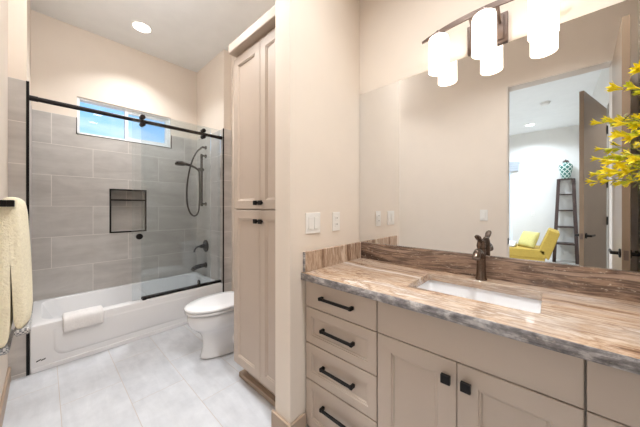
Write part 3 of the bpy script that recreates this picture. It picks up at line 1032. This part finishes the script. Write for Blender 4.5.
# wall plates
def plate(name, label, cat, axis, p, gangs, paddles, face):
    """plate on a wall; axis is the wall's normal, face +1/-1, p = centre on the wall"""
    w, h = (0.070, 0.116) if gangs == 1 else (0.116, 0.116)
    o = thing(name, label, cat, p)
    def bx(a0, a1, d0, d1, z0, z1):
        m = MB()
        d0, d1 = sorted((d0 * face, d1 * face))
        if axis == 'X':
            m.box(p[0] + d0, p[0] + d1, p[1] + a0, p[1] + a1, p[2] + z0, p[2] + z1)
        else:
            m.box(p[0] + a0, p[0] + a1, p[1] + d0, p[1] + d1, p[2] + z0, p[2] + z1)
        return m
    bx(-w / 2, w / 2, 0.0003, 0.006, -h / 2, h / 2).build('plate', M['plastic'], o, bevel=0.002)
    if paddles:
        for k in range(gangs):
            c = 0 if gangs == 1 else (-0.023 + 0.046 * k)
            bx(c - 0.0165, c + 0.0165, 0.006, 0.010, -0.033, 0.033).build('rocker', M['plastic'], o, bevel=0.0015)
    else:
        for zz in (-0.0195, 0.0195):
            rc = bx(-0.0165, 0.0165, 0.006, 0.0085, zz - 0.014, zz + 0.014).build('receptacle', M['plastic'], o, bevel=0.003)
            m = bx(-0.008, -0.005, 0.0085, 0.0088, zz - 0.002, zz + 0.007)
            m2 = bx(0.005, 0.008, 0.0085, 0.0088, zz - 0.002, zz + 0.007)
            m.build('slot', M['dark_gap'], rc)
            m2.build('slot', M['dark_gap'], rc)
    return o


plate('light_switch', 'white double rocker switch on the partition wall nearer its open end', 'light switch', 'X', (-0.99, 1.023, 1.127), 2, True, 1)
plate('wall_outlet', 'white outlet on the partition wall nearer the mirror', 'outlet', 'X', (-0.99, 1.230, 1.127), 1, False, 1)
plate('light_switch', 'white switch plate beside the bedroom doorway seen in the mirror', 'light switch', 'Y', (-0.52, YL, 1.13), 1, True, 1)
plate('wall_outlet', 'small white plate on bedroom wall above the yellow chair', 'outlet', 'Y', (-0.31, -5.07, 1.06), 1, False, 1)

# tall linen cabinet
LX0, LX1, LF = -1.645, -1.117, 0.900
tc_ = thing('linen_cabinet', 'tall taupe linen cabinet with crown beside the toilet', 'cabinet', ((LX0 + LX1) / 2, 1.2, 0))
m_ = MB()
m_.box(LX0, LX1, LF + 0.021, 1.497, 0.128, 2.2815).box(LX0 + 0.06, LX1, LF + 0.075, 1.497, 0.0, 0.128)
m_.build('carcass', M['taupe'], tc_, bevel=0.0015)
MB().box(LX0 - 0.006, LX1, LF + 0.044, 1.49, 0.0, 0.034).build('plinth', M['base'], tc_, bevel=0.004)
MB().box(LX0 - 0.012, LX1, LF - 0.034, 1.497, 2.282, 2.345).build('crown', M['taupe'], tc_, bevel=0.006)
xs_ = -1.325
for (za, zb, kz) in ((0.136, 1.196, 1.128), (1.204, 2.247, 1.243)):
    d1 = panel('door', LX0 + 0.002, xs_ - 0.0015, za, zb, LF, M['taupe'], tc_, 0.055)
    d2 = panel('door', xs_ + 0.0015, LX1 - 0.002, za, zb, LF, M['taupe'], tc_, 0.055)
    square_knob(xs_ - 0.026, kz, LF, d1, 0.014)
    square_knob(xs_ + 0.026, kz, LF, d2, 0.014)

# ------------------------------------------------------------------ towel bar and towel on the door wall
tb = thing('towel_bar', 'black square towel bar on the wall opposite the cabinets', 'towel bar', (-1.76, YL, 1.232))
BY, BZ = -0.087, 1.231
m_ = MB().box(-2.02, -1.522, BY - 0.010, BY + 0.010, BZ - 0.013, BZ + 0.013)
m_.build('bar', M['black'], tb, bevel=0.002)
for x in (-1.532, -2.010):
    MB().box(x - 0.010, x + 0.010, YL + 0.006, BY - 0.010, BZ - 0.013, BZ + 0.013).build('arm', M['black'], tb, bevel=0.002)
    MB().box(x - 0.024, x + 0.024, YL + 0.0005, YL + 0.008, BZ - 0.024, BZ + 0.024).build('mount', M['black'], tb, bevel=0.002)

tw = thing('hand_towel', 'thick cream terry towel hanging over the black bar', 'towel', (-1.66, BY, 0.68))


def drape(x0, x1, n=18):
    m = MB()
    rings = []
    random.seed(5)
    for k in range(n + 1):
        u = k / n
        x = x0 + (x1 - x0) * u
        end = min(1.0, (0.28 + 0.72 * math.sin(min(1.0, u / 0.42) * PI / 2)))
        if u > 0.9:
            end *= 0.8
        inner = BY + 0.013
        outer = BY + 0.018 + 0.030 * end
        back = BY - 0.018 - 0.012 * end
        pts = []
        # outer line: front hem up, over the bar, down the back
        zf, zb = 0.728, 0.668
        cz = BZ + 0.019
        L = [(outer + 0.003, zf), (outer + 0.006, zf + 0.06), (outer + 0.003, 0.90), (outer - 0.002, 1.02), (outer - 0.007, 1.13), (outer - 0.010, 1.19), (outer - 0.015, cz - 0.010),
             (BY + 0.016, cz + 0.007), (BY - 0.012, cz + 0.008), (back - 0.008, cz - 0.012), (back - 0.014, 1.17), (back - 0.020, 1.05), (back - 0.022, 0.90), (back - 0.024, 0.78), (back - 0.022, zb)]
        R = [(BY - 0.003, zb), (BY - 0.002, 0.79), (BY - 0.001, 0.90), (BY - 0.003, 1.05), (BY - 0.006, 1.17), (BY - 0.016, cz - 0.014), (BY - 0.016, cz - 0.0005), (BY + 0.016, cz - 0.0005),
             (BY + 0.016, cz - 0.026), (BY + 0.008, 1.18), (BY + 0.005, 1.12), (BY + 0.004, 1.0), (BY + 0.005, 0.90), (BY + 0.004, 0.83), (BY + 0.006, zf)]
        for (y, z) in L:
            w = noise.noise(Vector((x * 40, y * 30, z * 22))) * 0.003 + noise.noise(Vector((x * 11, 3.0, z * 6))) * 0.004
            pts.append((x, y + w, z))
        for (y, z) in R:
            pts.append((x, y, z))
        rings.append(pts)
    m.loft(rings)
    return m


cloth = drape(-1.548, -1.79).build('cloth', M['towel'], tw, smooth=True, angle=60, sub=2)
m_ = MB()
m_.box(-1.785, -1.552, BY + 0.006, BY + 0.050, 0.704, 0.731).box(-1.785, -1.552, BY - 0.052, BY - 0.004, 0.645, 0.671)
hm = m_.build('hem', M['hem'], tw, bevel=0.008)
hm['label'] = 'grey checked woven hem'

# ------------------------------------------------------------------ recessed lights
def downlight(x, y, label, power, col, lens, group, r=0.075, spread=140):
    o = thing('recessed_light', label, 'ceiling light', (x, y, H), group)
    MB().lathe([(r + 0.016, H - 0.0005), (r + 0.016, H - 0.003), (r + 0.004, H - 0.008), (r, H - 0.006), (r, H - 0.001)], (x, y, 0), 32, cap0=True, cap1=True).build('trim_ring', M['plastic'], o, smooth=True)
    MB().lathe([(r - 0.001, H - 0.0062), (r - 0.004, H - 0.0075), (0.001, H - 0.008)], (x, y, 0), 32, cap0=True).build('lens', lens, o, smooth=True)
    ld = bpy.data.lights.new('recessed_lamp', 'AREA')
    ld.shape = 'DISK'
    ld.size = 2 * r - 0.01
    ld.energy = power
    ld.color = col
    ld.spread = math.radians(spread)
    lo = bpy.data.objects.new('recessed_lamp', ld)
    COL.objects.link(lo)
    lo.parent = o
    lo.location = (0, 0, -0.012)
    return o


GB = 'recessed lights in the bathroom ceiling'
downlight(-3.07, 0.672, 'round lit recessed ceiling light above the tub', P_DOWNLIGHT * 0.9, NEUTRAL, M['lens'], GB, spread=112)
downlight(-1.45, 0.58, 'added unseen recessed light in front of the linen cabinet', P_DOWNLIGHT * 0.6, NEUTRAL, M['lens'], GB, spread=100)  # added out of view to brighten the middle of the room
downlight(-0.62, 0.72, 'added unseen recessed light in front of the vanity drawers', P_DOWNLIGHT * 0.65, NEUTRAL, M['lens'], GB, spread=120)  # added fill lamp out of view, for the vanity fronts
downlight(0.05, 0.72, 'added unseen recessed light in front of the sink cabinet', P_DOWNLIGHT * 0.95, NEUTRAL, M['lens'], GB, spread=120)  # another added lamp out of view, brightens partition and vanity
gx, gy = -2.0, 0.20
gl_ = thing('added_globe_light', 'added unseen opal globe over the aisle that brightens the ceiling', 'ceiling light', (gx, gy, H))  # added glowing globe out of view, lifts ceiling and upper walls
MB().lathe([(0.065, H - 0.0005), (0.065, H - 0.016), (0.012, H - 0.022), (0.012, H - 0.14)], (gx, gy, 0), 24).build('canopy', M['nickel'], gl_, smooth=True)
MB().lathe([(0.13 * math.cos(a), H - 0.25 + 0.13 * math.sin(a)) for a in [math.radians(-89 + 172 * k / 20) for k in range(21)]], (gx, gy, 0), 32).build('globe', M['globe'], gl_, smooth=True, angle=80)
GD = 'recessed lights in the bedroom ceiling'
downlight(-0.33, -4.32, 'round recessed bedroom ceiling light seen in the mirror', P_BEDROOM * 0.5, COOL, M['lens_cool'], GD)
downlight(-2.2, -3.6, 'added unseen recessed bedroom light beyond the glazed door', P_BEDROOM, COOL, M['lens_cool'], GD)  # added unseen lamp; its cool light stands in for window daylight
downlight(-1.2, -1.7, 'added unseen recessed bedroom light near the bathroom wall', P_BEDROOM, COOL, M['lens_cool'], GD)  # second added bedroom lamp, also in place of daylight
downlight(1.1, -1.3, 'added unseen recessed lamp in the hall, lighting the open brown door', P_BEDROOM * 0.16, NEUTRAL, M['lens'], 'added light in the hall ceiling')  # added unseen hall lamp to brighten the brown door face
sm = thing('smoke_detector', 'white round smoke detector on bedroom ceiling seen in the mirror', 'smoke detector', (-0.067, -2.95, H))
MB().lathe([(0.072, H - 0.0005), (0.072, H - 0.012), (0.001, H - 0.012)], (-0.067, -2.95, 0), 28).build('base', M['plastic'], sm, smooth=True)
MB().lathe([(0.062, H - 0.012), (0.060, H - 0.034), (0.045, H - 0.044), (0.001, H - 0.046)], (-0.067, -2.95, 0), 28).build('cover', M['plastic'], sm, smooth=True)

# ------------------------------------------------------------------ bedroom seen in the mirror
# roller shade over the glazed door
rs = thing('window_shade', 'grey fabric roman shade pulled up over the bedroom glazed door', 'window shade', (-1.55, -5.03, 2.12))
MB().box(-2.60, -0.56, -5.066, -5.02, 2.30, 2.36).build('head_rail', M['fabric_shade'], rs, bevel=0.004)
m_ = MB()
for k in range(3):
    m_.box(-2.58, -0.58, -5.058 + 0.004 * k, -5.030 + 0.004 * k, 2.125 + 0.058 * k, 2.19 + 0.056 * k)
m_.build('fabric_fold', M['fabric_shade'], rs, bevel=0.008)

# ladder shelf leaning in the corner
LXc, LYb = 0.30, -5.05
ls = thing('ladder_shelf', 'dark brown wooden ladder shelf leaning in the bedroom corner', 'shelf', (LXc, -4.9, 0))
def rail(sx):
    xb_, xt_ = LXc + sx * 0.235, LXc + sx * 0.155
    yb_, yt_ = -4.66, -5.02
    w = 0.030
    return MB().hexa([(xb_ - w, yb_ - 0.04, 0), (xb_ + w, yb_ - 0.04, 0), (xb_ + w, yb_ + 0.04, 0), (xb_ - w, yb_ + 0.04, 0),
                      (xt_ - w, yt_ - 0.04, 1.86), (xt_ + w, yt_ - 0.04, 1.86), (xt_ + w, yt_ + 0.04, 1.86), (xt_ - w, yt_ + 0.04, 1.86)])
rail(-1).build('side_rail', M['dark_wood'], ls, bevel=0.003)
rail(0.55).build('side_rail', M['dark_wood'], ls, bevel=0.003)
for k, z in enumerate((0.40, 0.77, 1.14, 1.50, 1.845)):
    t_ = z / 1.86
    hw = 0.235 + (0.155 - 0.235) * t_
    yc = -4.66 + (-5.02 + 4.66) * t_
    MB().box(LXc - hw + 0.03, LXc + 0.55 * hw - 0.03, -5.06, max(yc + 0.04, -4.93), z - 0.014, z + 0.014).build('shelf_board', M['dark_wood'], ls, bevel=0.002)
vz = 1.858
o = MB().lathe([(0.065, 0), (0.070, 0.01), (0.088, 0.10), (0.108, 0.20), (0.117, 0.27), (0.110, 0.31), (0.075, 0.345), (0.050, 0.355), (0.048, 0.372), (0.001, 0.372)], (0, 0, 0), 28).build('jar_body', M['lattice'], None, smooth=True, origin=(0, 0, 0))
gj = thing('ginger_jar', 'green and white lattice jar with dark lid on the ladder shelf', 'jar', (0.262, -4.99, vz))
o.parent = gj
o2 = MB().lathe([(0.053, 0.373), (0.056, 0.39), (0.035, 0.412), (0.010, 0.416), (0.013, 0.43), (0.001, 0.438)], (0, 0, 0), 24).build('jar_lid', M['dark_wood'], gj, smooth=True, local=True)

# yellow convertible chair, seat towards -X, back rest at the ladder side
yc = thing('convertible_chair', 'mustard yellow folding chair bed against the bedroom wall', 'chair', (-0.40, -4.21, 0))
m_ = MB().box(-0.95, -0.06, -4.56, -3.81, 0.16, 0.35)
m_.build('seat', M['yellow'], yc, bevel=0.03, seg=3)
m_ = MB()
m_.hexa([(-0.19, -4.56, 0.30), (-0.02, -4.56, 0.14), (-0.02, -3.81, 0.14), (-0.19, -3.81, 0.30), (-0.02, -4.56, 0.77), (0.15, -4.56, 0.70), (0.15, -3.81, 0.70), (-0.02, -3.81, 0.77)])
m_.build('backrest', M['yellow'], yc, bevel=0.03, seg=3)
MB().box(-0.90, -0.08, -4.54, -3.83, 0.06, 0.165).build('base', M['yellow'], yc, bevel=0.015)
for x in (-0.85, -0.15):
    for y in (-4.50, -3.87):
        MB().lathe([(0.015, 0), (0.022, 0.065)], (x, y, 0), 10).build('leg', M['dark_wood'], yc)


def cushion(name, w, h, t, m, loc, rot):
    mb = MB()
    n = 12
    top, bot = [], []
    rings = []
    for i in range(n + 1):
        row = []
        for j in range(n + 1):
            u, v = i / n * 2 - 1, j / n * 2 - 1
            k = max(0.0, (1 - u ** 4) * (1 - v ** 4)) ** 0.5
            sq = 1 - 0.06 * (1 - abs(u)) * 1.0 if abs(v) == 1 else 1
            row.append((u * w / 2, v * h / 2, t / 2 * k))
        rings.append(row)
    vs = [[mb.bm.verts.new(p) for p in r] for r in rings]
    vb = [[vs[i][j] if i in (0, n) or j in (0, n) else mb.bm.verts.new((rings[i][j][0], rings[i][j][1], -rings[i][j][2])) for j in range(n + 1)] for i in range(n + 1)]
    for i in range(n):
        for j in range(n):
            mb.bm.faces.new((vs[i][j], vs[i + 1][j], vs[i + 1][j + 1], vs[i][j + 1]))
            mb.bm.faces.new((vb[i][j + 1], vb[i + 1][j + 1], vb[i + 1][j], vb[i][j]))
    o = mb.build(name, m, None, smooth=True, angle=180, origin=(0, 0, 0))
    o.location = loc
    o.rotation_euler = rot
    return o


o = cushion('throw_pillow', 0.40, 0.36, 0.13, M['pillow'], (-0.345, -4.05, 0.52), (math.radians(66), 0, math.radians(-135)))
tag(o, 'pale yellow throw pillow propped on the mustard chair', 'pillow')
m_ = MB()
m_.loft([rrect(-0.94, -0.58, -4.40, -3.86, 0.351, 0.05), rrect(-0.96, -0.56, -4.42, -3.84, 0.385, 0.05), rrect(-0.95, -0.57, -4.41, -3.85, 0.415, 0.05), rrect(-0.90, -0.58, -4.36, -3.90, 0.43, 0.05)])
o = m_.build('folded_blanket', M['towel_white'], None, smooth=True, angle=60)
tag(o, 'white folded blanket lying on the mustard chair seat', 'blanket')

# ------------------------------------------------------------------ flowers on the worktop
FXc, FYc = 0.405, 1.335
fl = thing('flower_arrangement', 'spray of yellow trumpet flowers in front of the mirror', 'flowers', (FXc, FYc, CT + 0.0006))
zb = CT + 0.0006
MB().lathe([(0.035, zb), (0.042, zb + 0.01), (0.052, zb + 0.10), (0.046, zb + 0.18), (0.030, zb + 0.23), (0.034, zb + 0.26), (0.030, zb + 0.262), (0.026, zb + 0.23), (0.020, zb + 0.20)], (FXc, FYc, 0), 28).build('vase', M['vase'], fl, smooth=True, angle=50)


def blossom_mesh(name, m, tubeL, petalL, spread):
    mb = MB()
    prof = [(0.0015, 0), (0.0028, tubeL * 0.35), (0.0055, tubeL * 0.8), (0.0075, tubeL)]
    mb.lathe(prof, (0, 0, 0), 8, cap1=False)
    for k in range(6):
        a = 2 * PI * k / 6
        ca, sa = math.cos(a), math.sin(a)
        pts = []
        for s in range(6):
            u = s / 5
            r = 0.006 + spread * u ** 1.6
            z = tubeL * 0.85 + petalL * (u - 0.25 * u * u * spread * 40 * 0.5)
            w = 0.0052 * math.sin(PI * min(1, 0.18 + 0.82 * u)) + 0.0004
            pts.append((r, z, w))
        top = []
        for r, z, w in pts:
            for side in (-1, 0, 1):
                x = r + (0.001 if side == 0 else 0)
                y = side * w
                top.append(mb.bm.verts.new((x * ca - y * sa, x * sa + y * ca, z)))
        for s in range(5):
            for c in range(2):
                i0 = s * 3 + c
                mb.bm.faces.new((top[i0], top[i0 + 1], top[i0 + 4], top[i0 + 3]))
    me = bpy.data.meshes.new(name)
    mb.bm.to_mesh(me)
    mb.bm.free()
    me.materials.append(m)
    for p in me.polygons:
        p.use_smooth = True
    return me


BL = [blossom_mesh('blossom', M['petal'], 0.030, 0.024, 0.014), blossom_mesh('blossom', M['petal'], 0.032, 0.018, 0.004), blossom_mesh('bud_spray', M['bud'], 0.014, 0.022, 0.006)]
random.seed(11)


def spray(tip, seed):
    rnd = random.Random(seed)
    base = Vector((FXc + rnd.uniform(-0.008, 0.008), FYc + rnd.uniform(-0.008, 0.008), zb + 0.21))
    tip = Vector(tip)
    d = tip - base
    pts = bez(base, base + Vector((d.x * 0.12, d.y * 0.12, d.z * 0.55 + 0.06)), base + Vector((d.x * 0.55, d.y * 0.55, d.z * 0.9 + 0.05)), tip, 14)
    m = MB()
    m.tube(pts, [0.0028 - 0.0014 * i / 14 for i in range(15)], 6)
    # narrow leaves
    for k in range(9):
        i = rnd.randint(6, 13)
        p = pts[i]
        dr = Vector((rnd.uniform(-1, 1), rnd.uniform(-1, 0.6), rnd.uniform(-0.5, 0.8))).normalized()
        L = rnd.uniform(0.035, 0.07)
        sd = dr.cross(Vector((0, 0, 1))).normalized() * 0.0035
        q = p + dr * L * 0.5 + Vector((0, 0, 0.004))
        e = p + dr * L
        v = [m.bm.verts.new(x) for x in (p, q + sd, e, q - sd)]
        v2 = m.bm.verts.new(q + Vector((0, 0, -0.0012)))
        m.bm.faces.new((v[0], v[1], v[2], v[3]))
        m.bm.faces.new((v[0], v2, v[1]))
        m.bm.faces.new((v[1], v2, v[2]))
        m.bm.faces.new((v[2], v2, v[3]))
        m.bm.faces.new((v[3], v2, v[0]))
    st = m.build('stem', M['stem'], fl, smooth=True, angle=60)
    td = (pts[-1] - pts[-4]).normalized()
    n = rnd.randint(5, 7)
    for k in range(n):
        i = 14 - (k // 2) - (1 if k else 0) * rnd.randint(0, 1)
        p = pts[max(7, i)]
        dr = (td * 1.3 + Vector((rnd.uniform(-1, 0.8), rnd.uniform(-0.9, 0.5), rnd.uniform(-0.75, 0.6))) * (0.25 if k == 0 else 0.9)).normalized()
        ped = p + dr * rnd.uniform(0.006, 0.02)
        kind = 0 if k == 0 else rnd.choice((0, 0, 1, 2))
        o = bpy.data.objects.new('blossom', BL[kind])
        COL.objects.link(o)
        o.parent = st
        qn = dr.to_track_quat('Z', 'Y')
        o.location = ped - ORIGIN[fl.name]
        o.rotation_mode = 'QUATERNION'
        o.rotation_quaternion = qn
        s = rnd.uniform(0.68, 0.92)
        o.scale = (s, s, s)


tips = [(0.150, 1.27, 1.585), (0.185, 1.22, 1.61), (0.165, 1.26, 1.47), (0.150, 1.245, 1.43), (0.150, 1.29, 1.36), (0.135, 1.26, 1.325), (0.185, 1.24, 1.355), (0.22, 1.20, 1.44),
        (0.21, 1.24, 1.53), (0.23, 1.21, 1.32), (0.22, 1.25, 1.39), (0.25, 1.22, 1.59), (0.27, 1.20, 1.48), (0.33, 1.24, 1.56), (0.42, 1.26, 1.46), (0.31, 1.36, 1.63)]
for i, tp in enumerate(tips):
    spray((tp[0] + 0.04, tp[1], tp[2] + 0.01), i * 7 + 1)
